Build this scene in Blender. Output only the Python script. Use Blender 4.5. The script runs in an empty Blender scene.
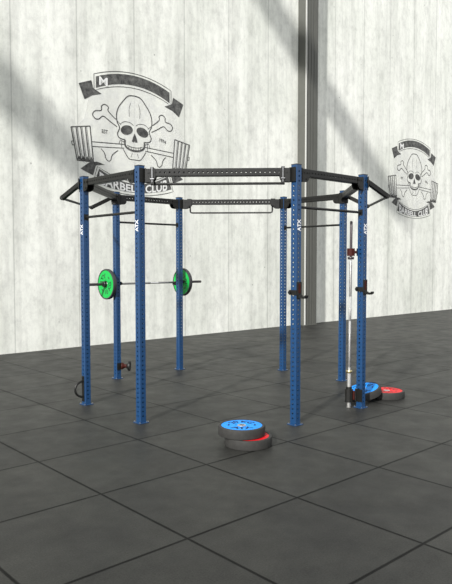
import bpy, bmesh, math, random
from math import sin, cos, pi, radians as R
from mathutils import Vector, Matrix
random.seed(4)
sc = bpy.context.scene
col = sc.collection

# ------------------------------------------------------------------ materials
def nodes(name):
    m = bpy.data.materials.new(name); m.use_nodes = True
    nt = m.node_tree
    return m, nt, nt.nodes['Principled BSDF']
def simple(name, c, rough=.5, metal=0.0, spec=.5, var=.12, scale=30, bump=0.0, bscale=400, coat=0):
    m, nt, b = nodes(name)
    tc = nt.nodes.new('ShaderNodeTexCoord')
    n = nt.nodes.new('ShaderNodeTexNoise'); n.inputs['Scale'].default_value = scale; n.inputs['Detail'].default_value = 4
    nt.links.new(tc.outputs['Object'], n.inputs['Vector'])
    r = nt.nodes.new('ShaderNodeValToRGB')
    r.color_ramp.elements[0].position = .3; r.color_ramp.elements[1].position = .7
    r.color_ramp.elements[0].color = (*[x*(1-var) for x in c], 1); r.color_ramp.elements[1].color = (*[x*(1+var) for x in c], 1)
    nt.links.new(n.outputs['Fac'], r.inputs['Fac']); nt.links.new(r.outputs['Color'], b.inputs['Base Color'])
    b.inputs['Roughness'].default_value = rough; b.inputs['Metallic'].default_value = metal
    b.inputs['Specular IOR Level'].default_value = spec; b.inputs['Coat Weight'].default_value = coat
    if bump:
        n2 = nt.nodes.new('ShaderNodeTexNoise'); n2.inputs['Scale'].default_value = bscale
        nt.links.new(tc.outputs['Object'], n2.inputs['Vector'])
        bp = nt.nodes.new('ShaderNodeBump'); bp.inputs['Strength'].default_value = bump; bp.inputs['Distance'].default_value = .002
        nt.links.new(n2.outputs['Fac'], bp.inputs['Height']); nt.links.new(bp.outputs['Normal'], b.inputs['Normal'])
    return m
M = {}
M['blue'] = simple('blue_powder_coat', (.008, .046, .130), .36, var=.05, bump=.15, spec=.5)
M['black'] = simple('black_powder_coat', (.009, .009, .008), .45, spec=.35, var=.1, bump=.3)
M['plastic'] = simple('black_plastic', (.012, .012, .013), .4)
M['zinc'] = simple('zinc_bolt', (.55, .55, .56), .35, 1)
M['steel'] = simple('polished_steel', (.82, .81, .78), .30, .75, var=.04)
M['knurl'] = simple('knurled_steel', (.42, .41, .40), .5, 1, var=.1, bump=.8, bscale=900)
M['dark_steel'] = simple('dark_sleeve_steel', (.075, .065, .068), .4, .8, var=.08)
M['brass'] = simple('brass_ring', (.62, .53, .28), .35, 1, var=.05)
M['rubber'] = simple('grey_bumper_rubber', (.036, .035, .033), .65, spec=.25, var=.12, bump=.3)
M['black_rubber'] = simple('black_bumper_rubber', (.03, .03, .032), .55, bump=.3)
M['cyan'] = simple('blue_plate_colour', (.005, .25, .80), .5, spec=.3, var=.04)
M['red'] = simple('red_plate_colour', (.62, .008, .014), .5, spec=.3, var=.04)
M['green'] = simple('green_plate_colour', (.008, .40, .065), .5, spec=.3, var=.06)
M['darkblue'] = simple('dark_blue_print', (.004, .02, .07), .6, spec=.2)
M['darkgreen'] = simple('dark_green_print', (.006, .07, .02), .5)
M['darkred'] = simple('dark_red_print', (.12, .006, .006), .5)
M['redplastic'] = simple('dark_red_liner', (.045, .007, .004), .6, spec=.2)
M['white'] = simple('white_vinyl', (.85, .85, .85), .5, var=.02)
M['column'] = simple('grey_column_paint', (.088, .089, .078), .6, var=.06, scale=4)
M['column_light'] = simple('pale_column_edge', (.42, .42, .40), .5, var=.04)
M['roof'] = simple('roof_steel', (.3, .3, .3), .6)

def mural_mat(name, lo, hi, scale=7):
    m, nt, b = nodes(name)
    tc = nt.nodes.new('ShaderNodeTexCoord')
    n = nt.nodes.new('ShaderNodeTexNoise'); n.inputs['Scale'].default_value = scale; n.inputs['Detail'].default_value = 8; n.inputs['Roughness'].default_value = .7
    nt.links.new(tc.outputs['Object'], n.inputs['Vector'])
    r = nt.nodes.new('ShaderNodeValToRGB')
    r.color_ramp.elements[0].position = .38; r.color_ramp.elements[1].position = .66
    r.color_ramp.elements[0].color = (*[lo]*3, 1); r.color_ramp.elements[1].color = (hi, hi, hi*.95, 1)
    nt.links.new(n.outputs['Fac'], r.inputs['Fac']); nt.links.new(r.outputs['Color'], b.inputs['Base Color'])
    b.inputs['Roughness'].default_value = .9; b.inputs['Specular IOR Level'].default_value = .2
    return m
M['paint'] = mural_mat('worn_black_wall_paint', .05, .15)
M['paint_soft'] = mural_mat('worn_grey_wall_paint', .045, .17, 9)
M['paint_ground'] = mural_mat('pale_mural_ground', .80, .90, 4)
M['paint_ground'].node_tree.nodes['Principled BSDF'].inputs['Alpha'].default_value = .42
M['paint_white'] = mural_mat('white_wall_paint', .72, .84)

def wall_mat():
    m, nt, b = nodes('pale_concrete_panels')
    N = nt.nodes.new; L = nt.links.new
    tc = N('ShaderNodeTexCoord')
    def noise(scale, vec, detail=5, rough=.6):
        mp = N('ShaderNodeMapping'); mp.inputs['Scale'].default_value = vec
        L(tc.outputs['Object'], mp.inputs['Vector'])
        n = N('ShaderNodeTexNoise'); n.inputs['Scale'].default_value = scale; n.inputs['Detail'].default_value = detail; n.inputs['Roughness'].default_value = rough
        L(mp.outputs['Vector'], n.inputs['Vector']); return n.outputs['Fac']
    def ramp(fac, p0, c0, p1, c1):
        r = N('ShaderNodeValToRGB'); e = r.color_ramp.elements
        e[0].position = p0; e[1].position = p1
        e[0].color = (*c0, 1) if isinstance(c0, tuple) else (c0, c0, c0, 1)
        e[1].color = (*c1, 1) if isinstance(c1, tuple) else (c1, c1, c1, 1)
        L(fac, r.inputs['Fac']); return r.outputs['Color']
    def mul(a, c, f=1.0):
        x = N('ShaderNodeMix'); x.data_type = 'RGBA'; x.blend_type = 'MULTIPLY'; x.inputs['Factor'].default_value = f
        L(a, x.inputs['A']); L(c, x.inputs['B']); return x.outputs['Result']
    base = ramp(noise(.55, (1, 1, .5), 3), .32, (.74, .755, .69), .60, (.89, .895, .835))
    streak = ramp(noise(1.0, (3.4, 1, .28), 7, .65), .34, .80, .56, 1.0)
    fine = ramp(noise(6, (1.3, 1, .75), 9, .78), .36, .82, .54, 1.0)
    blot = ramp(noise(2.4, (1, 1, .8), 9, .72), .36, .84, .50, 1.0)
    c = mul(mul(mul(base, streak), fine, .85), blot, .9)
    # panel joints every 1.365 m
    sx = N('ShaderNodeSeparateXYZ'); L(tc.outputs['Object'], sx.inputs[0])
    def math_(op, a, bval=None, c_=None):
        n = N('ShaderNodeMath'); n.operation = op
        if hasattr(a, 'is_linked') or hasattr(a, 'node'): L(a, n.inputs[0])
        else: n.inputs[0].default_value = a
        if bval is not None:
            if hasattr(bval, 'node'): L(bval, n.inputs[1])
            else: n.inputs[1].default_value = bval
        return n.outputs[0]
    s = math_('ADD', sx.outputs['X'], -6.458 + 1.365*20)
    s = math_('MODULO', s, 1.365)
    d = math_('ABSOLUTE', math_('SUBTRACT', s, .6825))
    d = math_('SUBTRACT', .6825, d)              # distance to the joint
    joint = ramp(d, .005, .72, .018, 1.0)
    halo = ramp(d, .0, .95, .16, 1.0)
    c = mul(mul(c, joint), halo)
    # scattered pits
    v = N('ShaderNodeTexVoronoi'); v.inputs['Scale'].default_value = 1.7
    L(tc.outputs['Object'], v.inputs['Vector'])
    c = mul(c, ramp(v.outputs['Distance'], .02, .55, .045, 1.0))
    L(c, b.inputs['Base Color']); b.inputs['Roughness'].default_value = .8; b.inputs['Specular IOR Level'].default_value = .25
    bp = N('ShaderNodeBump'); bp.inputs['Strength'].default_value = .25; bp.inputs['Distance'].default_value = .01
    L(noise(14, (1, 1, .6), 6), bp.inputs['Height']); L(bp.outputs['Normal'], b.inputs['Normal'])
    return m
def floor_mat():
    m, nt, b = nodes('dark_rubber_floor_tiles')
    N = nt.nodes.new; L = nt.links.new
    tc = N('ShaderNodeTexCoord')
    def ramp(fac, p0, c0, p1, c1):
        r = N('ShaderNodeValToRGB'); e = r.color_ramp.elements
        e[0].position = p0; e[1].position = p1; e[0].color = (*c0, 1); e[1].color = (*c1, 1)
        L(fac, r.inputs['Fac']); return r.outputs['Color']
    def noise(scale, detail=5, rough=.6):
        n = N('ShaderNodeTexNoise'); n.inputs['Scale'].default_value = scale; n.inputs['Detail'].default_value = detail; n.inputs['Roughness'].default_value = rough
        L(tc.outputs['Object'], n.inputs['Vector']); return n.outputs['Fac']
    def mul(a, c, f=1.0):
        x = N('ShaderNodeMix'); x.data_type = 'RGBA'; x.blend_type = 'MULTIPLY'; x.inputs['Factor'].default_value = f
        L(a, x.inputs['A']); L(c, x.inputs['B']); return x.outputs['Result']
    def mth(op, a, bv=None):
        n = N('ShaderNodeMath'); n.operation = op
        for i, q in enumerate((a, bv)):
            if q is None: continue
            if hasattr(q, 'node'): L(q, n.inputs[i])
            else: n.inputs[i].default_value = q
        return n.outputs[0]
    c = ramp(noise(.9, 4), .3, (.020, .020, .019), .7, (.033, .033, .030))
    c = mul(c, ramp(noise(90, 3, .8), .35, (.6, .6, .6), .65, (1.35, 1.35, 1.32)))
    c = mul(c, ramp(noise(7, 7, .7), .35, (.85, .85, .85), .65, (1.12, 1.12, 1.1)))
    sx = N('ShaderNodeSeparateXYZ'); L(tc.outputs['Object'], sx.inputs[0])
    S = 1.032
    ds = []
    for ax in 'XY':
        s = mth('MODULO', mth('ADD', sx.outputs[ax], S*60), S)
        s = mth('ABSOLUTE', mth('SUBTRACT', s, S/2))
        ds.append(mth('SUBTRACT', S/2, s))
    d = mth('MINIMUM', ds[0], ds[1])
    c = mul(c, ramp(d, .007, (.2, .2, .2), .014, (1, 1, 1)))
    # every tile has its own slight tone
    cell = N('ShaderNodeTexWhiteNoise'); cell.noise_dimensions = '2D'
    fl_ = N('ShaderNodeVectorMath'); fl_.operation = 'FLOOR'; dv = N('ShaderNodeVectorMath'); dv.operation = 'SCALE'; dv.inputs['Scale'].default_value = 1/S
    L(tc.outputs['Object'], dv.inputs[0]); L(dv.outputs[0], fl_.inputs[0]); L(fl_.outputs[0], cell.inputs['Vector'])
    c = mul(c, ramp(cell.outputs['Value'], 0, (.86, .86, .86), 1, (1.16, 1.16, 1.15)))
    L(ramp(d, .007, (.09, .09, .09), .014, (.24, .24, .24)), b.inputs['Specular IOR Level'])
    L(c, b.inputs['Base Color'])
    rr = ramp(noise(3, 5), .3, (.45, .45, .45), .7, (.6, .6, .6)); L(rr, b.inputs['Roughness'])
    bp = N('ShaderNodeBump'); bp.inputs['Strength'].default_value = .3; bp.inputs['Distance'].default_value = .004
    h = mth('ADD', mth('MULTIPLY', noise(120, 3), .35), mth('MULTIPLY', mth('MINIMUM', d, .014), 60))
    L(h, bp.inputs['Height']); L(bp.outputs['Normal'], b.inputs['Normal'])
    return m

# ------------------------------------------------------------------ helpers
def thing(name, label, cat, loc=(0, 0, 0), rz=0, group=None):
    o = bpy.data.objects.new(name, None); col.objects.link(o); o.empty_display_size = .1
    o.location = loc; o.rotation_euler = (0, 0, rz); o['label'] = label; o['category'] = cat
    if group: o['group'] = group
    return o
def obj(name, bm, mat, parent=None, smooth=False, label=None, loc=None):
    if not isinstance(bm, bpy.types.Mesh):
        me = bpy.data.meshes.new(name)
        bmesh.ops.recalc_face_normals(bm, faces=bm.faces[:])
        bm.to_mesh(me); bm.free()
    else: me = bm
    if smooth:
        me.shade_smooth() if hasattr(me, 'shade_smooth') else None
        me.set_sharp_from_angle(angle=R(35))
    if not me.materials: me.materials.append(mat)
    o = bpy.data.objects.new(name, me); col.objects.link(o)
    if parent: o.parent = parent
    if label: o['label'] = label
    if loc: o.location = loc
    return o
def copy_tree(o, parent=None):
    c = o.copy(); col.objects.link(c); c.parent = parent
    for ch in [x for x in col.objects if x.parent == o and x != c]: copy_tree(ch, c)
    return c
def BM(): return bmesh.new()
def add_box(bm, c, s, rot=None, bevel=0.0):
    m = Matrix.Translation(Vector(c)) @ (rot.to_4x4() if rot else Matrix.Identity(4)) @ Matrix.Diagonal((*s, 1))
    r = bmesh.ops.create_cube(bm, size=1, matrix=m)
    if bevel:
        es = list({e for v in r['verts'] for e in v.link_edges})
        bmesh.ops.bevel(bm, geom=es, offset=bevel, segments=2, affect='EDGES', profile=.5)
def add_cyl(bm, p0, p1, r, seg=16, r2=None):
    p0, p1 = Vector(p0), Vector(p1); d = p1-p0
    q = Vector((0, 0, 1)).rotation_difference(d.normalized()).to_matrix().to_4x4()
    bmesh.ops.create_cone(bm, cap_ends=True, segments=seg, radius1=r, radius2=r if r2 is None else r2, depth=d.length,
                          matrix=Matrix.Translation((p0+p1)/2) @ q)
def add_path(bm, pts, r, seg=10):
    pts = [Vector(p) for p in pts]; rings = []
    for i, p in enumerate(pts):
        a = pts[max(i-1, 0)]; b = pts[min(i+1, len(pts)-1)]; t = (b-a).normalized()
        up = Vector((0, 0, 1)) if abs(t.z) < .9 else Vector((1, 0, 0))
        if i == 0: n = t.cross(up).normalized()
        else: n = (n - t*n.dot(t)).normalized()
        bb = t.cross(n)
        rings.append([bm.verts.new(p+(n*cos(2*pi*k/seg)+bb*sin(2*pi*k/seg))*r) for k in range(seg)])
    for i in range(len(rings)-1):
        for k in range(seg): bm.faces.new((rings[i][k], rings[i][(k+1) % seg], rings[i+1][(k+1) % seg], rings[i+1][k]))
    bm.faces.new(rings[0][::-1]); bm.faces.new(rings[-1])
def add_lathe(bm, prof, seg=48, mat=Matrix.Identity(4), closed=True):
    rings = []
    for r, z in prof:
        rings.append([bm.verts.new(mat @ Vector((r*cos(2*pi*k/seg), r*sin(2*pi*k/seg), z))) for k in range(seg)])
    n = len(rings)
    for i in range(n if closed else n-1):
        a, b = rings[i], rings[(i+1) % n]
        for k in range(seg): bm.faces.new((a[k], a[(k+1) % seg], b[(k+1) % seg], b[k]))
def add_prism(bm, pts2, z0, z1, mat=Matrix.Identity(4)):
    lo = [bm.verts.new(mat @ Vector((x, y, z0))) for x, y in pts2]; hi = [bm.verts.new(mat @ Vector((x, y, z1))) for x, y in pts2]
    bm.faces.new(lo[::-1]); bm.faces.new(hi)
    for i in range(len(pts2)):
        j = (i+1) % len(pts2); bm.faces.new((lo[i], lo[j], hi[j], hi[i]))
def perforated_tube(L, w=.08, pitch=.05, r=.0108, ch=.005, wall=.004, first=.05, faces=(0, 1, 2, 3)):
    """square tube along +Z from 0 to L, real holes in the four sides"""
    bm = BM(); h = w/2; hw = h-ch
    n = int((L-2*first)/pitch)+1; start = (L-(n-1)*pitch)/2 - pitch/2
    zs = [0, start]+[start+pitch*(i+1) for i in range(n)]+[L]
    for f in range(4):
        rot = Matrix.Rotation(f*pi/2, 4, 'Z')
        def V(x, z, d=0): return bm.verts.new(rot @ Vector((x, -h+d, z)))
        def quad(a, b, c, d): bm.faces.new((V(*a), V(*b), V(*c), V(*d)))
        quad((-hw, 0), (hw, 0), (hw, zs[1]), (-hw, zs[1])); quad((-hw, zs[-2]), (hw, zs[-2]), (hw, L), (-hw, L))
        # chamfered corner
        a = bm.verts.new(rot @ Vector((hw, -h, 0))); b = bm.verts.new(rot @ Vector((h, -hw, 0)))
        c = bm.verts.new(rot @ Vector((h, -hw, L))); d = bm.verts.new(rot @ Vector((hw, -h, L)))
        bm.faces.new((a, b, c, d))
        for i in range(n):
            z0 = zs[1]+i*pitch; z1 = z0+pitch; zc = (z0+z1)/2
            if f not in faces:
                quad((-hw, z0), (hw, z0), (hw, z1), (-hw, z1)); continue
            outer = [(hw, zc), (hw, z1), (0, z1), (-hw, z1), (-hw, zc), (-hw, z0), (0, z0), (hw, z0)]
            ov = [V(x, z) for x, z in outer]
            iv = [V(r*cos(k*pi/4), zc+r*sin(k*pi/4)) for k in range(8)]
            bv = [V(r*cos(k*pi/4), zc+r*sin(k*pi/4), wall) for k in range(8)]
            for k in range(8):
                j = (k+1) % 8
                bm.faces.new((ov[k], ov[j], iv[j], iv[k])); bm.faces.new((iv[k], iv[j], bv[j], bv[k]))
    bmesh.ops.remove_doubles(bm, verts=bm.verts[:], dist=1e-5)
    # close both ends
    for z in (0, L):
        vs = [bm.verts.new(Matrix.Rotation(f*pi/2, 3, 'Z') @ Vector(p)) for f in range(4) for p in ((-hw, -h, z), (hw, -h, z))]
        bm.faces.new(vs)
    bmesh.ops.remove_doubles(bm, verts=bm.verts[:], dist=1e-5)
    me = bpy.data.meshes.new('perforated_tube'); bmesh.ops.recalc_face_normals(bm, faces=bm.faces[:]); bm.to_mesh(me); bm.free()
    return me
def text_mesh(s, size=1.0, extrude=0.0, align='CENTER', bold=.0, spacing=1.0):
    cu = bpy.data.curves.new('lettering', 'FONT'); cu.body = s; cu.size = size; cu.extrude = extrude
    cu.align_x = align; cu.offset = bold; cu.space_character = spacing; cu.resolution_u = 3
    o = bpy.data.objects.new('tmp', cu); col.objects.link(o)
    bpy.context.view_layer.update()
    me = bpy.data.meshes.new_from_object(o.evaluated_get(bpy.context.evaluated_depsgraph_get()))
    bpy.data.objects.remove(o); bpy.data.curves.remove(cu)
    return me

# ------------------------------------------------------------------ the hall
ANG = .7356547                         # direction of the long wall and of the tile joints
WD = 11.56                             # its distance
U = Vector((cos(ANG), sin(ANG), 0)); V = Vector((-sin(ANG), cos(ANG), 0))
bm = BM(); add_box(bm, (10, 6, -.1), (60, 60, .2))
fl = obj('floor', bm, floor_mat()); fl['kind'] = 'structure'
fl.rotation_euler.z = ANG
# the tile grid passes through (-.169, 5.381)
fl.location = (-.169, 5.381, 0)
for v in fl.data.vertices:
    v.co.x = -28 if v.co.x < 0 else 31; v.co.y = -20 if v.co.y < 6 else 9.0
WALL_H = 13.5
bm = BM(); add_box(bm, (12.5, .15, WALL_H/2), (37, .3, WALL_H))
wl = obj('wall_back', bm, wall_mat()); wl['kind'] = 'structure'
wl.rotation_euler.z = ANG; wl.location = V*WD
# column
ct = thing('steel_column', 'dark grey steel building column standing against the pale concrete wall', 'column', U*13.28+V*WD, ANG)
W = .46; D0 = -.30
bm = BM()
add_box(bm, (0, -.15, WALL_H/2), (W-.02, .29, WALL_H-.02))
obj('column_body', bm, M['column'], ct)
for x in (-.10, .015, .13, .208):
    bm = BM(); add_box(bm, (x, D0+.0, WALL_H/2), (.075, .012, WALL_H-.03), bevel=.003)
    obj('rib', bm, M['column'], ct)
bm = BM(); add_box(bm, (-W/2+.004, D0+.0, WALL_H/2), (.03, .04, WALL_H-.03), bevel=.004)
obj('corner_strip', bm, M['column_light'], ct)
bm = BM(); add_box(bm, (0, -.17, .008), (W+.08, .33, .016), bevel=.003)
obj('base_plate', bm, M['column'], ct)

# ------------------------------------------------------------------ mural (design metres: x from the centre, z above the floor)
def curve(p, n=6):
    """Catmull-Rom through the points"""
    out = []
    for i in range(len(p)-1):
        a = p[max(i-1, 0)]; b = p[i]; c = p[i+1]; d = p[min(i+2, len(p)-1)]
        for k in range(n):
            t = k/n
            out.append(tuple(.5*((2*b[j])+(-a[j]+c[j])*t+(2*a[j]-5*b[j]+4*c[j]-d[j])*t*t+(-a[j]+3*b[j]-3*c[j]+d[j])*t**3) for j in (0, 1)))
    out.append(p[-1]); return out
LY = [0]
def stroke(bm, pts, w=.022, closed=False, y=0.0):
    pts = [Vector((a, b)) for a, b in pts]
    if closed: pts = pts+[pts[0]]
    L_, R_ = [], []
    for i, p in enumerate(pts):
        if closed and i in (0, len(pts)-1): a, b = pts[-2], pts[1]
        else: a, b = pts[max(i-1, 0)], pts[min(i+1, len(pts)-1)]
        t = (b-a).normalized(); n = Vector((-t.y, t.x))*w/2
        L_.append(bm.verts.new((p.x+n.x, y, p.y+n.y))); R_.append(bm.verts.new((p.x-n.x, y, p.y-n.y)))
    for i in range(len(pts)-1): bm.faces.new((L_[i], L_[i+1], R_[i+1], R_[i]))
def fill(bm, pts, y=0.0):
    f = bm.faces.new([bm.verts.new((a, y, b)) for a, b in pts])
    bmesh.ops.triangulate(bm, faces=[f])
def mir(p): return [(-a, b) for a, b in p]
def ell(cx, cz, rx, rz, tilt=0, n=24):
    return [(cx+rx*cos(t)*cos(tilt)-rz*sin(t)*sin(tilt), cz+rx*cos(t)*sin(tilt)+rz*sin(t)*cos(tilt)) for t in [2*pi*k/n for k in range(n)]]
def lowb(x): return 3.15+.15*(x/1.03)**2, 3.44+.24*(abs(x)/.92)**2
def topb(x): return 5.42-.21*(x/.98)**2, 5.73-.19*(x/.98)**2
def make_mural(u, label):
    t = thing('wall_mural', label, 'mural', U*u+V*(WD-.004), ANG)
    b = BM()                                                                   # pale ground the drawing sits on
    ring = [(.0, 5.62), (.55, 5.56), (.95, 5.35), (1.12, 5.0), (1.22, 4.6), (1.40, 4.42), (1.42, 4.1), (1.28, 3.76), (.98, 3.5), (.5, 3.3)]
    pts = ring+[(0, 3.22)]+[(-a, z) for a, z in ring[:0:-1]]
    fill(b, pts, .002)
    obj('pale_ground', b, M['paint_ground'], t)
    b = BM()                                                                   # skull
    for s in (1, -1):
        side = [(0, 5.26), (.16, 5.23), (.31, 5.08), (.41, 4.94), (.45, 4.8), (.44, 4.66), (.38, 4.55), (.40, 4.48), (.43, 4.41), (.40, 4.34), (.32, 4.31), (.25, 4.31)]
        stroke(b, curve([(s*a, z) for a, z in side]), .024)
        fill(b, [(s*a, z) for a, z in ell(.20, 4.515, .155, .10, s*0-.22 if s > 0 else -.22)], -.001)
        stroke(b, curve([(s*.03, 4.63), (s*.12, 4.68), (s*.26, 4.68), (s*.36, 4.62)]), .012)
        stroke(b, curve([(s*.25, 4.31), (s*.245, 4.2), (s*.2, 4.145), (s*.1, 4.105), (0, 4.095)]), .042, y=-.001)
        stroke(b, curve([(s*.20, 4.20), (s*.10, 4.17), (0, 4.165)]), .014)
        stroke(b, curve([(s*.29, 4.10), (s*.22, 4.0), (s*.14, 3.915), (0, 3.905)]), .018)
        for k in (.03, .09, .15): stroke(b, [(s*k, 4.17+k*.2), (s*k, 4.10+k*.2)], .01)
        stroke(b, [(s*.06, 4.05), (s*.10, 3.95)], .01)
        stroke(b, curve([(s*.10, 5.10), (s*.14, 4.95), (s*.13, 4.80)]), .008)
    fill(b, [(0, 4.47), (-.035, 4.40), (-.075, 4.29), (-.02, 4.275), (0, 4.31), (.02, 4.275), (.075, 4.29), (.035, 4.40)], -.001)
    obj('skull', b, M['paint'], t)
    for s in (1, -1):                                                           # crossed bones
        b = BM()
        top = [(.47, 4.70), (.65, 4.84), (.645, 4.92), (.73, 4.965), (.81, 4.92), (.82, 4.83), (.96, 4.80), (1.02, 4.72), (.96, 4.645), (.87, 4.65), (.77, 4.72), (.60, 4.63), (.44, 4.55)]
        stroke(b, [(s*x, z) for x, z in curve(top, 4)], .022)
        stroke(b, [(s*.34, 4.60), (s*.44, 4.68)], .012); obj('drawn_bone', b, M['paint'], t); b = BM()
        bot = [(.83, 4.05), (.75, 3.97), (.715, 3.86), (.655, 3.815), (.60, 3.84), (.56, 3.95), (.42, 4.06)]
        stroke(b, [(s*x, z) for x, z in curve(bot, 4)], .02)
        obj('drawn_bone', b, M['paint'], t)
    for s in (1, -1):                                                           # drawn barbell, one half each side of the skull
        b = BM()
        stroke(b, [(s*.27, 4.205), (s*1.05, 4.165)], .018); stroke(b, [(s*.27, 4.125), (s*1.05, 4.07)], .018)
        stroke(b, [(s*.26, 4.25), (s*.36, 4.29), (s*.40, 4.20)], .014)
        stroke(b, [(s*.33, 4.28), (s*.33, 4.12)], .012)
        tops = [1.51, 1.40, 1.295, 1.19, 1.08]; bots = [1.38, 1.29, 1.20, 1.105, 1.01]
        for i, (a, c) in enumerate(zip(tops, bots)):
            za = 4.40+.07*(i/4); stroke(b, [(s*a, za), (s*c, 3.76)], .024)
            if i < 4: stroke(b, [(s*(a-.03), za), (s*(c-.028), 3.80)], .010); fill(b, [(s*c, 3.78), (s*bots[i+1], 3.78), (s*(c+bots[i+1])/2, 3.86)])
        stroke(b, [(s*1.515, 4.40), (s*1.075, 4.475)], .022); stroke(b, [(s*1.39, 3.76), (s*1.00, 3.765)], .03)
        stroke(b, [(s*1.455, 4.13), (s*1.50, 4.12), (s*1.485, 4.05), (s*1.44, 4.05)], .02)
        obj('drawn_barbell', b, M['paint'], t)
    xs = [k/14*2-1 for k in range(15)]
    tails = {lowb: [(.74, 3.73), (.93, 3.775), (1.10, 3.745), (1.31, 3.60), (1.14, 3.53), (1.02, 3.49), (.97, 3.69)],
             topb: [(.80, 5.165), (1.0, 5.25), (1.04, 5.40), (1.33, 5.29), (1.27, 5.17), (1.2, 4.99), (1.02, 5.10)]}
    for fn, ex_lo, ex_hi in ((lowb, 1.03, .92), (topb, .98, .98)):
        b = BM()
        lo = [(x*ex_lo, fn(x*ex_lo)[0]) for x in xs]; hi = [(x*ex_hi, fn(x*ex_hi)[1]) for x in xs]
        stroke(b, lo+hi[::-1], .014, True)
        k = .88
        li = [(a*.955, z+.055) for a, z in lo]; hi2 = [(a*.955, z-.045) for a, z in hi]
        for i in range(14):
            fill(b, [li[i], li[i+1], hi2[i+1], hi2[i]], 0)
        for s in (1, -1): fill(b, [(s*x, z) for x, z in tails[fn]])
        obj('ribbon_banner', b, M['paint_soft'], t)
    for word, xa, xb in (('BARBELL', -.87, .155), ('CLUB', .27, .86)):
        me = text_mesh(word, .235, bold=.006)
        xs_ = [v.co.x for v in me.vertices]; x0, x1 = min(xs_), max(xs_)
        hh = max(v.co.y for v in me.vertices)
        for v in me.vertices:
            x = xa+(v.co.x-x0)/(x1-x0)*(xb-xa); lo, hi = lowb(x)
            z = lo+.07+(v.co.y/hh)*(hi-lo-.145)
            v.co = (x, -.002, z)
        obj('banner_word', me, M['paint_white'], t)
    me = text_mesh('M', .3, bold=.006)
    for v in me.vertices: v.co = (v.co.x-.76, -.002, 5.345+v.co.y*.8)
    obj('top_banner_letter', me, M['paint_white'], t)
    for s, x, z in (('EST', -.74, 4.375), ('1974', .735, 4.365)):
        me = text_mesh(s, .105, bold=.002)
        for v in me.vertices: v.co = (x+v.co.x*.9, -.001, z+v.co.y-(v.co.x*.25 if x > 0 else 0))
        obj('small_lettering', me, M['paint'], t)
    return t
make_mural(7.82, 'black line mural of a skull biting a barbell, on the wall behind the rig')
make_mural(18.85, 'black line mural of a skull and barbell on the far right wall, beyond the rig')

# ------------------------------------------------------------------ the rig
RIG = thing('training_rig', 'large eight-post blue and black pull-up rig standing on the dark tiled floor', 'exercise rig', (-.004, 8.458, 0), -.0505)
RM = Matrix.Translation((-.004, 8.458, 0)) @ Matrix.Rotation(-.0505, 4, 'Z')
W1, W2, D1, D2 = .827, 1.652, .858, 1.697
P = {'B': (-W1, -D2), 'C': (W1, -D2), 'A': (-W2, -D1), 'D': (W2, -D1), 'E': (-W2, D1), 'H': (W2, D1), 'F': (-W1, D2), 'G': (W1, D2)}
HT = 2.75
post_me = perforated_tube(HT-.012)
# foot, cap, logo meshes, all in the post's own frame
bm = BM(); add_box(bm, (0, 0, .004), (.125, .125, .008), bevel=.002)
for sx in (1, -1):
    for sy in (1, -1): add_box(bm, (sx*.025, sy*.0, .03), (.004, .09, .03)) if False else None
foot_me = bpy.data.meshes.new('base_plate'); bm.to_mesh(foot_me); bm.free(); foot_me.materials.append(M['blue'])
bm = BM(); add_cyl(bm, (0, 0, .008), (0, 0, .017), .008, 6)
bolt_me = bpy.data.meshes.new('anchor_bolt'); bm.to_mesh(bolt_me); bm.free(); bolt_me.materials.append(M['zinc'])
bm = BM(); add_box(bm, (0, 0, HT-.004), (.082, .082, .010), bevel=.003)
cap_me = bpy.data.meshes.new('end_cap'); bm.to_mesh(cap_me); bm.free(); cap_me.materials.append(M['plastic'])
logo_me = text_mesh('ATX', .075, extrude=.0006, bold=.002)
xs_ = [v.co.x for v in logo_me.vertices]; lw = max(xs_)-min(xs_); ly = max(v.co.y for v in logo_me.vertices)
for v in logo_me.vertices:                       # reads upwards on the -Y face
    a, b_, c_ = v.co
    v.co = (-(b_/ly-.5)*.050, -.0408-c_, 2.108+(a/lw)*.125)
logo_me.materials.append(M['white'])
for k, (x, y) in P.items():
    o = obj('upright', post_me, M['blue'], RIG, loc=(x, y, 0.006)); o.rotation_euler.z = pi/4
    for nm, me, mt in (('base_plate', foot_me, 'blue'), ('end_cap', cap_me, 'plastic')):
        c = obj(nm, me, M[mt], o); c.location.z = -.006
    for sx in (1, -1):
        for sy in (1, -1): obj('anchor_bolt', bolt_me, M['zinc'], o, loc=(sx*.051, sy*.051, -.006), label='bright bolt head')
    if k in 'ABCD':
        c = obj('logo_lettering', logo_me, M['white'], o, label='white lettering'); c.rotation_euler.z = 0 if k in 'CD' else -pi/2
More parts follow.
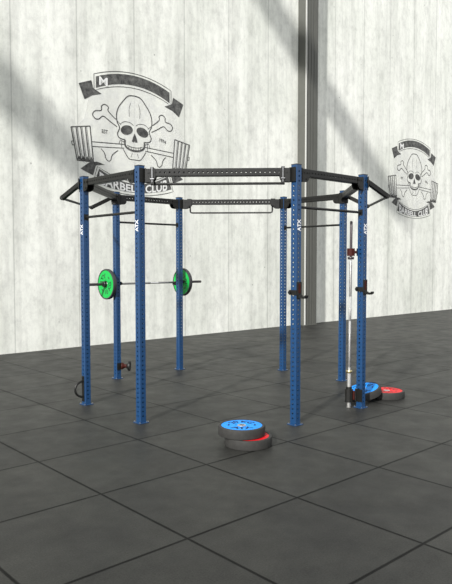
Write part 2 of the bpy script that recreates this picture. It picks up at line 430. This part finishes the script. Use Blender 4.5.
# crossbeams
def beam(a, b, flip=False):
    pa, pb = Vector((*P[a], 0)), Vector((*P[b], 0)); d = pb-pa; L = d.length; ang = math.atan2(d.y, d.x)
    diag = abs(sin(2*ang)) > .5
    g = .052 if diag else .072
    me = perforated_tube(L-2*g, r=.0100)
    # tube along +Z  ->  along +X
    for v in me.vertices: v.co = (v.co.z, v.co.x, v.co.y)
    o = obj('crossbeam', me, M['black'], RIG); o.location = pa+d.normalized()*g+Vector((0, 0, 2.67)); o.rotation_euler.z = ang
    Lb = L-2*g
    for e in (0, 1):
        bm = BM(); s = 1 if e == 0 else -1; x0 = 0 if e == 0 else Lb
        add_box(bm, (x0+s*.003-s*.006, 0, -.028), (.008, .082, .150), bevel=.001)
        if not diag:
            # V shaped saddle that sits on the post's corner
            for q in (1, -1):
                c = Vector((x0-s*.030, q*.034, -.028))
                add_box(bm, c, (.085, .006, .150), Matrix.Rotation(-s*q*pi/4, 3, 'Z') if s > 0 else Matrix.Rotation(q*pi/4, 3, 'Z'), bevel=.001)
        for q in (1, -1):
            small = (a + b) in ('DH', 'EA')
            pts = [(0, .036), (.07, .036), (.07, -.045), (.05, -.058), (0, -.06)] if small else [(0, .036), (.105, .036), (.105, -.045), (.095, -.075), (.075, -.093), (.045, -.102), (0, -.104)]
            mt = Matrix.Translation((x0, q*.043, 0)) @ Matrix(((s, 0, 0, 0), (0, 0, 1, 0), (0, 1, 0, 0), (0, 0, 0, 1)))
            add_prism(bm, pts, -.0025, .0025, mt)
            for bx, bz in (((.025, 0), (.055, 0)) if small else ((.03, 0), (.08, 0), (.065, -.068))):
                add_cyl(bm, (x0+s*bx, q*.045, bz), (x0+s*bx, q*.052, bz), .011, 6)
        obj('bracket', bm, M['black'], o)
    return o
for a, b in ('BC', 'CD', 'DH', 'HG', 'GF', 'FE', 'EA', 'AB'): beam(a, b)
def straight_bar(a, b, z, r=.0145):
    pa, pb = Vector((*P[a], z)), Vector((*P[b], z)); d = (pb-pa).normalized()
    bm = BM(); add_cyl(bm, pa+d*.044, pb-d*.044, r, 16)
    o = obj('pull_up_bar', bm, M['black'], RIG, smooth=True)
    rot = Matrix.Rotation(math.atan2(d.y, d.x), 3, 'Z')
    for p in (pa+d*.043, pb-d*.043):
        bm = BM()
        add_box(bm, p, (.006, .06, .07), rot, bevel=.001)
        for q in (.025, -.025): add_cyl(bm, p+Vector((0, 0, q))-d*.006, p+Vector((0, 0, q))+d*.006, .01, 6)
        obj('bar_flange', bm, M['black'], o)
straight_bar('A', 'B', 2.262); straight_bar('C', 'D', 2.307); straight_bar('E', 'F', 2.310); straight_bar('G', 'H', 2.262)
# bar hung below the front beam
bm = BM(); add_cyl(bm, (-.705, -D2, 2.553), (.705, -D2, 2.553), .0135, 16)
hb = obj('pull_up_bar', bm, M['black'], RIG, smooth=True)
for s in (1, -1):
    bm = BM()
    add_box(bm, (s*.685, -D2-.048, 2.635), (.035, .006, .18), bevel=.001); add_box(bm, (s*.685, -D2+.048, 2.635), (.035, .006, .18), bevel=.001)
    add_box(bm, (s*.685, -D2, 2.717), (.035, .10, .006), bevel=.001); add_box(bm, (s*.685, -D2, 2.55), (.035, .10, .006), bevel=.001)
    add_cyl(bm, (s*.685, -D2-.06, 2.60), (s*.685, -D2+.06, 2.60), .009, 8)
    h = obj('bar_hanger', bm, M['black'], hb)
    bm = BM(); add_box(bm, (s*.685, -D2-.054, 2.645), (.006, .006, .16), bevel=.001); add_cyl(bm, (s*.685-.02, -D2-.056, 2.60), (s*.685+.02, -D2-.056, 2.60), .007, 8)
    obj('locking_pin', bm, M['zinc'], h, label='bright steel locking pin')
# bent bar under the rear beam
bm = BM(); q = .03
add_path(bm, [(-.65, D2, 2.63), (-.65, D2, 2.505+q), (-.645, D2, 2.512), (-.62, D2, 2.502), (.62, D2, 2.502), (.645, D2, 2.512), (.65, D2, 2.505+q), (.65, D2, 2.63)], .0125)
hb2 = obj('pull_up_bar', bm, M['black'], RIG, smooth=True)
for s in (1, -1):
    bm = BM()
    for y in (-.046, .046): add_box(bm, (s*.66, D2+y, 2.665), (.07, .006, .11), bevel=.001)
    add_box(bm, (s*.66, D2, 2.612), (.07, .09, .006), bevel=.001)
    obj('bar_hanger', bm, M['black'], hb2)
# outriggers left and right: two sloping arms converging on a bar
for s in (-1, 1):
    xo = s*(W2+.32); ye = D1-.17
    bm = BM(); add_cyl(bm, (xo, -ye-.03, 2.507), (xo, ye+.03, 2.507), .0155, 16)
    og = obj('outrigger_bar', bm, M['black'], RIG, smooth=True)
    for y in (-1, 1):
        bm = BM()
        p0 = Vector((s*(W2+.04), y*(D1-.01), 2.675)); p1 = Vector((xo, y*ye, 2.51)); d = p1-p0
        rot = d.to_track_quat('X', 'Z').to_matrix()
        add_box(bm, (p0+p1)/2, (d.length+.02, .05, .052), rot, bevel=.003)
        add_box(bm, (s*(W2+.06), y*D1, 2.66), (.008, .07, .13), bevel=.001)
        add_cyl(bm, p1-Vector((0, .028, .0)), p1+Vector((0, .028, .0)), .025, 16)
        obj('outrigger_arm', bm, M['black'], og)

# ------------------------------------------------------------------ things hung on the posts
def post_world(k): return RM @ Vector((*P[k], 0))
def face_frame(k, deg):
    """matrix at post k whose +X is the outward normal of a post face (deg in rig frame)"""
    return post_world(k), -.0505+R(deg)
def j_hook(k, deg, label, cheek=1):
    p, a = face_frame(k, deg)
    t = thing('j_hook', label, 'barbell hook', p+Vector((0, 0, 1.350)), a, 'J-hooks on the rig posts')
    bm = BM()
    add_box(bm, (.047, 0, .085), (.010, .074, .175), bevel=.002)
    add_box(bm, (.062, 0, .02), (.030, .052, .026), bevel=.003)
    pts = [(.05, .004), (.12, -.002), (.138, .002), (.152, .014), (.155, .034), (.145, .036), (.138, .026), (.128, .022), (.05, .026)]
    mt = Matrix(((1, 0, 0, 0), (0, 0, 1, 0), (0, 1, 0, 0), (0, 0, 0, 1)))
    add_prism(bm, pts, -.024, .024, mt)
    obj('hook_plate', bm, M['black'], t)
    bm = BM()
    add_box(bm, (0, cheek*-.046, .06), (.104, .010, .052), bevel=.002)
    add_cyl(bm, (-.035, cheek*-.05, .06), (-.035, cheek*-.068, .06), .016, 12)
    obj('side_cheek', bm, M['black'], t)
    bm = BM(); add_box(bm, (.0535, 0, .105), (.004, .03, .10), bevel=.001)
    obj('liner', bm, M['redplastic'], t, label='dark red plastic liner')
    return t
j_hook('C', -45, 'black J-hook on the front right blue post, nearest the camera')
j_hook('D', -45, 'black J-hook on the right side post, beside the upright barbell')
j_hook('E', 135, 'black J-hook on the left rear post, holding the barbell near the left green plate')
j_hook('F', 135, 'black J-hook on the rear post, holding the barbell near the right green plate')
# handle ring low on post A
p, a = face_frame('A', -135)
t = thing('rope_anchor', 'black half-round rope anchor ring bolted low on the leftmost blue post', 'rope anchor', p, a)
bm = BM(); add_box(bm, (.044, 0, .195), (.008, .05, .31), bevel=.002)
for z in (.06, .33): add_cyl(bm, (.046, 0, z), (.056, 0, z), .012, 6)
obj('mounting_plate', bm, M['black'], t)
bm = BM(); add_path(bm, [(.046+.105*sin(pi*k/16), 0, .195-.095*cos(pi*k/16)) for k in range(17)], .0135)
obj('half_ring', bm, M['black'], t, smooth=True)
# swivel low on post E
p, a = face_frame('E', 0)
t = thing('swivel_mount', 'small black swivel mount with dark red middle, low on the left rear post', 'swivel mount', p+Vector((0, 0, .185)), a)
bm = BM()
for q in (1, -1): add_box(bm, (.034, q*.034, 0), (.072, .006, .10), Matrix.Rotation(-q*pi/4, 3, 'Z'), bevel=.001)
add_box(bm, (.064, 0, 0), (.012, .03, .10), bevel=.002)
obj('mounting_plate', bm, M['black'], t)
AX = Matrix.Rotation(pi/2, 4, 'Y')
bm = BM(); add_lathe(bm, [(.001, .066), (.05, .066), (.05, .08), (.03, .105), (.026, .125), (.034, .145), (.001, .145)], 20, AX, True)
obj('swivel_cone', bm, M['redplastic'], t, smooth=True, label='dark red tapered middle')
bm = BM(); add_lathe(bm, [(.001, .14), (.036, .14), (.062, .160), (.074, .168), (.074, .190), (.001, .190)], 20, AX, True)
obj('swivel_cup', bm, M['black'], t, smooth=True)

# ------------------------------------------------------------------ barbells
def make_barbell(name_label, ends, center, direction, stand=False, rs=(.020, .020)):
    """local Z = bar axis"""
    t = thing('barbell', name_label, 'barbell')
    q = Vector((0, 0, 1)).rotation_difference(Vector(direction).normalized())
    t.rotation_mode = 'QUATERNION'; t.rotation_quaternion = q; t.location = center
    bm = BM(); add_cyl(bm, (0, 0, -.655), (0, 0, .655), .0145, 20)
    sh = obj('shaft', bm, M['steel'], t, smooth=True)
    for a, b in ((-.62, -.22), (-.07, .07), (.22, .62)):
        bm = BM(); add_lathe(bm, [(.0146, a), (.0152, a+.002), (.0152, b-.002), (.0146, b)], 20, Matrix.Identity(4), False)
        obj('knurled_grip', bm, M['knurl'], sh, smooth=True)
    for s in (1, -1):
        bm = BM(); q_ = rs[0 if s < 0 else 1]
        add_lathe(bm, [(.001, s*.68), (q_, s*.68), (q_, s*1.095), (q_-.002, s*1.10), (.001, s*1.10)], 24)
        sl = obj('sleeve', bm, M[ends[0 if s < 0 else 1]], t, smooth=True)
        bm = BM(); add_lathe(bm, [(.0146, s*.655), (.034, s*.655), (.037, s*.66), (.037, s*.678), (.034, s*.684), (.0146, s*.684)], 24)
        obj('sleeve_collar', bm, M['brass' if s < 0 and stand else 'dark_steel'], t, smooth=True)
        bm = BM(); add_cyl(bm, (0, 0, s*1.1), (0, 0, s*1.103), .010, 16)
        obj('end_cap', bm, M['plastic'], sl)
    return t
e, f = post_world('E'), post_world('F')
d = (f-e).normalized(); nrm = Vector((-d.y, d.x, 0))
OFF = .108; ZB = 1.398
cen = (e+f)/2+nrm*OFF+d*.025+Vector((0, 0, ZB))
make_barbell('steel barbell with two green plates resting horizontally on the rear left J-hooks', ('dark_steel', 'dark_steel'), cen, d)
vb0 = Vector((1.4555, 7.49, 0.001)); vb1 = Vector((1.468, 7.50, 2.205)); vd = (vb1-vb0).normalized()
make_barbell('steel barbell standing upright on the floor beside the right side post', ('steel', 'dark_steel'), vb0+vd*1.103, vd, True, (.0225, .0155))
# barbell holders on post D
dP = post_world('D')
def holder(z, h, label, n):
    t = thing('barbell_holder', label, 'barbell holder', Vector((dP.x, dP.y, z)), 0, 'barbell holders on the right side post')
    c = vb0+vd*(z+h/2)-Vector((dP.x, dP.y, z))
    bm = BM(); mt = Matrix.Translation((c.x, c.y, 0))
    add_lathe(bm, [(.028, 0), (.046, 0), (.046, h), (.028, h)], 8, mt)
    if n: add_lathe(bm, [(.028, h), (.036, h), (.036, h+.03), (.028, h+.03)], 12, mt)
    obj('clamp_ring', bm, M['black' if n else 'redplastic'], t)
    bm = BM(); add_box(bm, (c.x/2-.03, c.y/2, h/2), (.05, .035, h*.7 if n else h*.35), bevel=.003)
    obj('arm', bm, M['redplastic'], t, label='dark red arm')
    bm = BM(); add_box(bm, (-.062, 0, h/2), (.012, .05 if n else .02, h if n else h*.5), bevel=.002)
    if n: add_box(bm, (-.030, -.031, h/2), (.09, .006, h), Matrix.Rotation(-pi/4-.05, 3, 'Z'))
    add_box(bm, (-.030, .031, h/2), (.09, .006, h), Matrix.Rotation(pi/4-.05, 3, 'Z'))
    obj('mounting_plate', bm, M['black'], t)
holder(.075, .15, 'lower black barbell holder, near the floor on the right side post', True)
holder(1.80, .088, 'upper black and dark red barbell holder, above eye level on the right side post', False)

# ------------------------------------------------------------------ weight plates (local Z = plate axis, lying on z = 0)
def arc_text(s, rad, size, z, ang0, flipz=1, bottom=False, spread=1.0):
    me = text_mesh(s, size, bold=.003)
    for v in me.vertices:
        x, y = v.co.x*spread, v.co.y
        if bottom: th = ang0 + x/rad; rr = rad - y + size*.3
        else: th = ang0 - x/rad; rr = rad + y - size*.3
        v.co = (rr*cos(th), rr*sin(th), z)
    return me
def make_plate(label, colour, dark, rim, thick, rc, text, group, rr=.225):
    t = thing('weight_plate', label, 'weight plate', group=group)
    b = .007
    bm = BM()
    add_lathe(bm, [(rc, .006), (rc, 0.002), (rc+.004, 0), (rr-b, 0), (rr-b*.3, b*.4), (rr, b*1.3), (rr, thick-b*1.3), (rr-b*.3, thick-b*.4), (rr-b, thick), (rc+.004, thick), (rc, thick-.002), (rc, thick-.006)], 72, Matrix.Identity(4), True)
    obj('rubber_rim', bm, M[rim], t, smooth=True)
    bm = BM()
    add_lathe(bm, [(.042, .008), (.06, .004), (.17, .003), (rc+.001, .004), (rc+.001, thick-.004), (.17, thick-.003), (.065, thick-.003), (.06, thick-.008), (.042, thick-.008)], 72)
    obj('coloured_disc', bm, M[colour], t, smooth=True)
    bm = BM()
    add_lathe(bm, [(.0215, .002), (.040, .002), (.043, .006), (.043, thick-.006), (.040, thick-.002), (.0215, thick-.002)], 32)
    obj('steel_hub', bm, M['zinc'], t, smooth=True)
    for i, (z, flip) in enumerate(((thick-.0022, 1), (.0022, -1))):
        me = arc_text(text[0], .118, .095, z, pi/2)
        me2 = arc_text(text[1], .118, .095, z, -pi/2, bottom=True)
        for w_ in (me, me2):
            bm = BM(); bm.from_mesh(w_)
            if flip < 0:
                for v in bm.verts: v.co.x *= -1
            obj('printed_word', bm, M[dark], t)
        for k in (0, pi):
            bm = BM(); add_lathe(bm, [(.001, 0), (.018, 0), (.018, .0006), (.001, .0006)], 16, Matrix.Translation((.125*cos(k), .125*sin(k), z-.0003)) @ Matrix.Diagonal((.6, 1.5, 1, 1)))
            obj('printed_oval', bm, M[dark], t)
    return t
floor_grp = None
p1 = make_plate('red-faced grey bumper plate lying flat, lowest of the stack in front of the rig', 'red', 'darkred', 'rubber', .09, .196, ('ATX', '25 KG'), None)
p1.location = (.212, 5.985, 0); p1.rotation_euler.z = R(20)
p2 = make_plate('bright blue grey-rimmed bumper plate lying on the red one in front of the rig', 'cyan', 'darkblue', 'rubber', .09, .196, ('20 KG', 'ATX'), None)
p2.location = (.150, 6.02, .0905)
p3 = copy_tree(p1); p3['label'] = 'red-faced bumper plate lying flat on the floor at the far right, behind the rig post'
p3.location = (2.06, 8.11, 0); p3.rotation_euler.z = R(-35)
p4 = copy_tree(p2); p4['label'] = 'bright blue bumper plate tilted against the red plate at right, half hidden by the post'
# lean: the side towards the red plate is raised onto it
c3 = Vector((2.06, 8.11, 0)); c4 = Vector((1.735, 7.95, 0)); dr = (c3-c4).normalized()
dist = (c3-c4).length
tilt = math.atan2(.0905, (dist-.225)+.225+.0)
tilt = math.asin(.0915/dist)
ax = dr.cross(Vector((0, 0, 1))).normalized()
rot = Matrix.Rotation(tilt, 3, ax)
low = rot @ (dr*-.225)
p4.location = (c4.x, c4.y, -low.z+.001); p4.rotation_mode = 'QUATERNION'; p4.rotation_quaternion = (rot @ Matrix.Rotation(R(-15), 3, 'Z')).to_quaternion()
g1 = make_plate('green black-rimmed plate on the left end of the horizontal barbell', 'green', 'darkgreen', 'black_rubber', .055, .203, ('ATX', '10 KG'), 'green plates on the horizontal barbell')
g2 = copy_tree(g1); g2['label'] = 'green black-rimmed plate on the right end of the barbell, partly behind a rear post'
for g, s in ((g1, -1), (g2, 1)):
    g.rotation_mode = 'QUATERNION'; g.rotation_quaternion = Vector((0, 0, 1)).rotation_difference(d*s)
    g.location = cen+d*s*.6845
bm = BM()
t = thing('clamp_collar', 'small black clamp collar on the barbell sleeve against the left green plate', 'clamp collar')
t.rotation_mode = 'QUATERNION'; t.rotation_quaternion = Vector((0, 0, 1)).rotation_difference(-d); t.location = cen-d*(.6845+.0555)
add_lathe(bm, [(.0205, 0), (.042, 0), (.044, .004), (.044, .034), (.040, .038), (.0205, .038)], 24)
obj('clamp_band', bm, M['plastic'], t, smooth=True)
bm = BM(); add_box(bm, (.05, 0, .019), (.03, .016, .026), bevel=.003); obj('lever', bm, M['plastic'], t)

# ------------------------------------------------------------------ roof braces (above the picture) and light
SD = Vector((.38, .77, -.50)).normalized()
def brace(name, u0):
    a = U*(u0-4.4)+V*WD+Vector((0, 0, 8.95)); b = U*(u0+2.2)+V*WD+Vector((0, 0, 3.44))
    a -= SD*10.5; b -= SD*10.5
    dd = (b-a); bm = BM()
    q = dd.to_track_quat('X', 'Z').to_matrix()
    add_box(bm, (a+b)/2, (dd.length, .62, .62), q, bevel=.02)
    o = obj(name, bm, M['roof']); o['kind'] = 'structure'
brace('trim_1', 15.6); brace('trim_2', 15.6-11.03)

sun = bpy.data.lights.new('sun', 'SUN'); sun.energy = 4.9; sun.angle = R(2.2); sun.color = (1, .985, .95)
so = bpy.data.objects.new('sun', sun); col.objects.link(so); so.rotation_euler = SD.to_track_quat('-Z', 'Y').to_euler()
w = bpy.data.worlds.new('world'); sc.world = w; w.use_nodes = True
bg = w.node_tree.nodes['Background']; bg.inputs['Color'].default_value = (.97, .99, 1.0, 1); bg.inputs['Strength'].default_value = .86

cam = bpy.data.cameras.new('camera'); co = bpy.data.objects.new('camera', cam); col.objects.link(co)
cam.sensor_fit = 'VERTICAL'; cam.sensor_height = 24; cam.sensor_width = 24; cam.lens = 637.73*24/584
co.location = (0, 0, 1.7423); co.rotation_euler = (pi/2-.04883, 0, 0)
cam.clip_end = 200
sc.camera = co
vs = sc.view_settings; vs.view_transform = 'Standard'; vs.look = 'None'; vs.gamma = 1; vs.use_curve_mapping = False; vs.exposure = 0.16
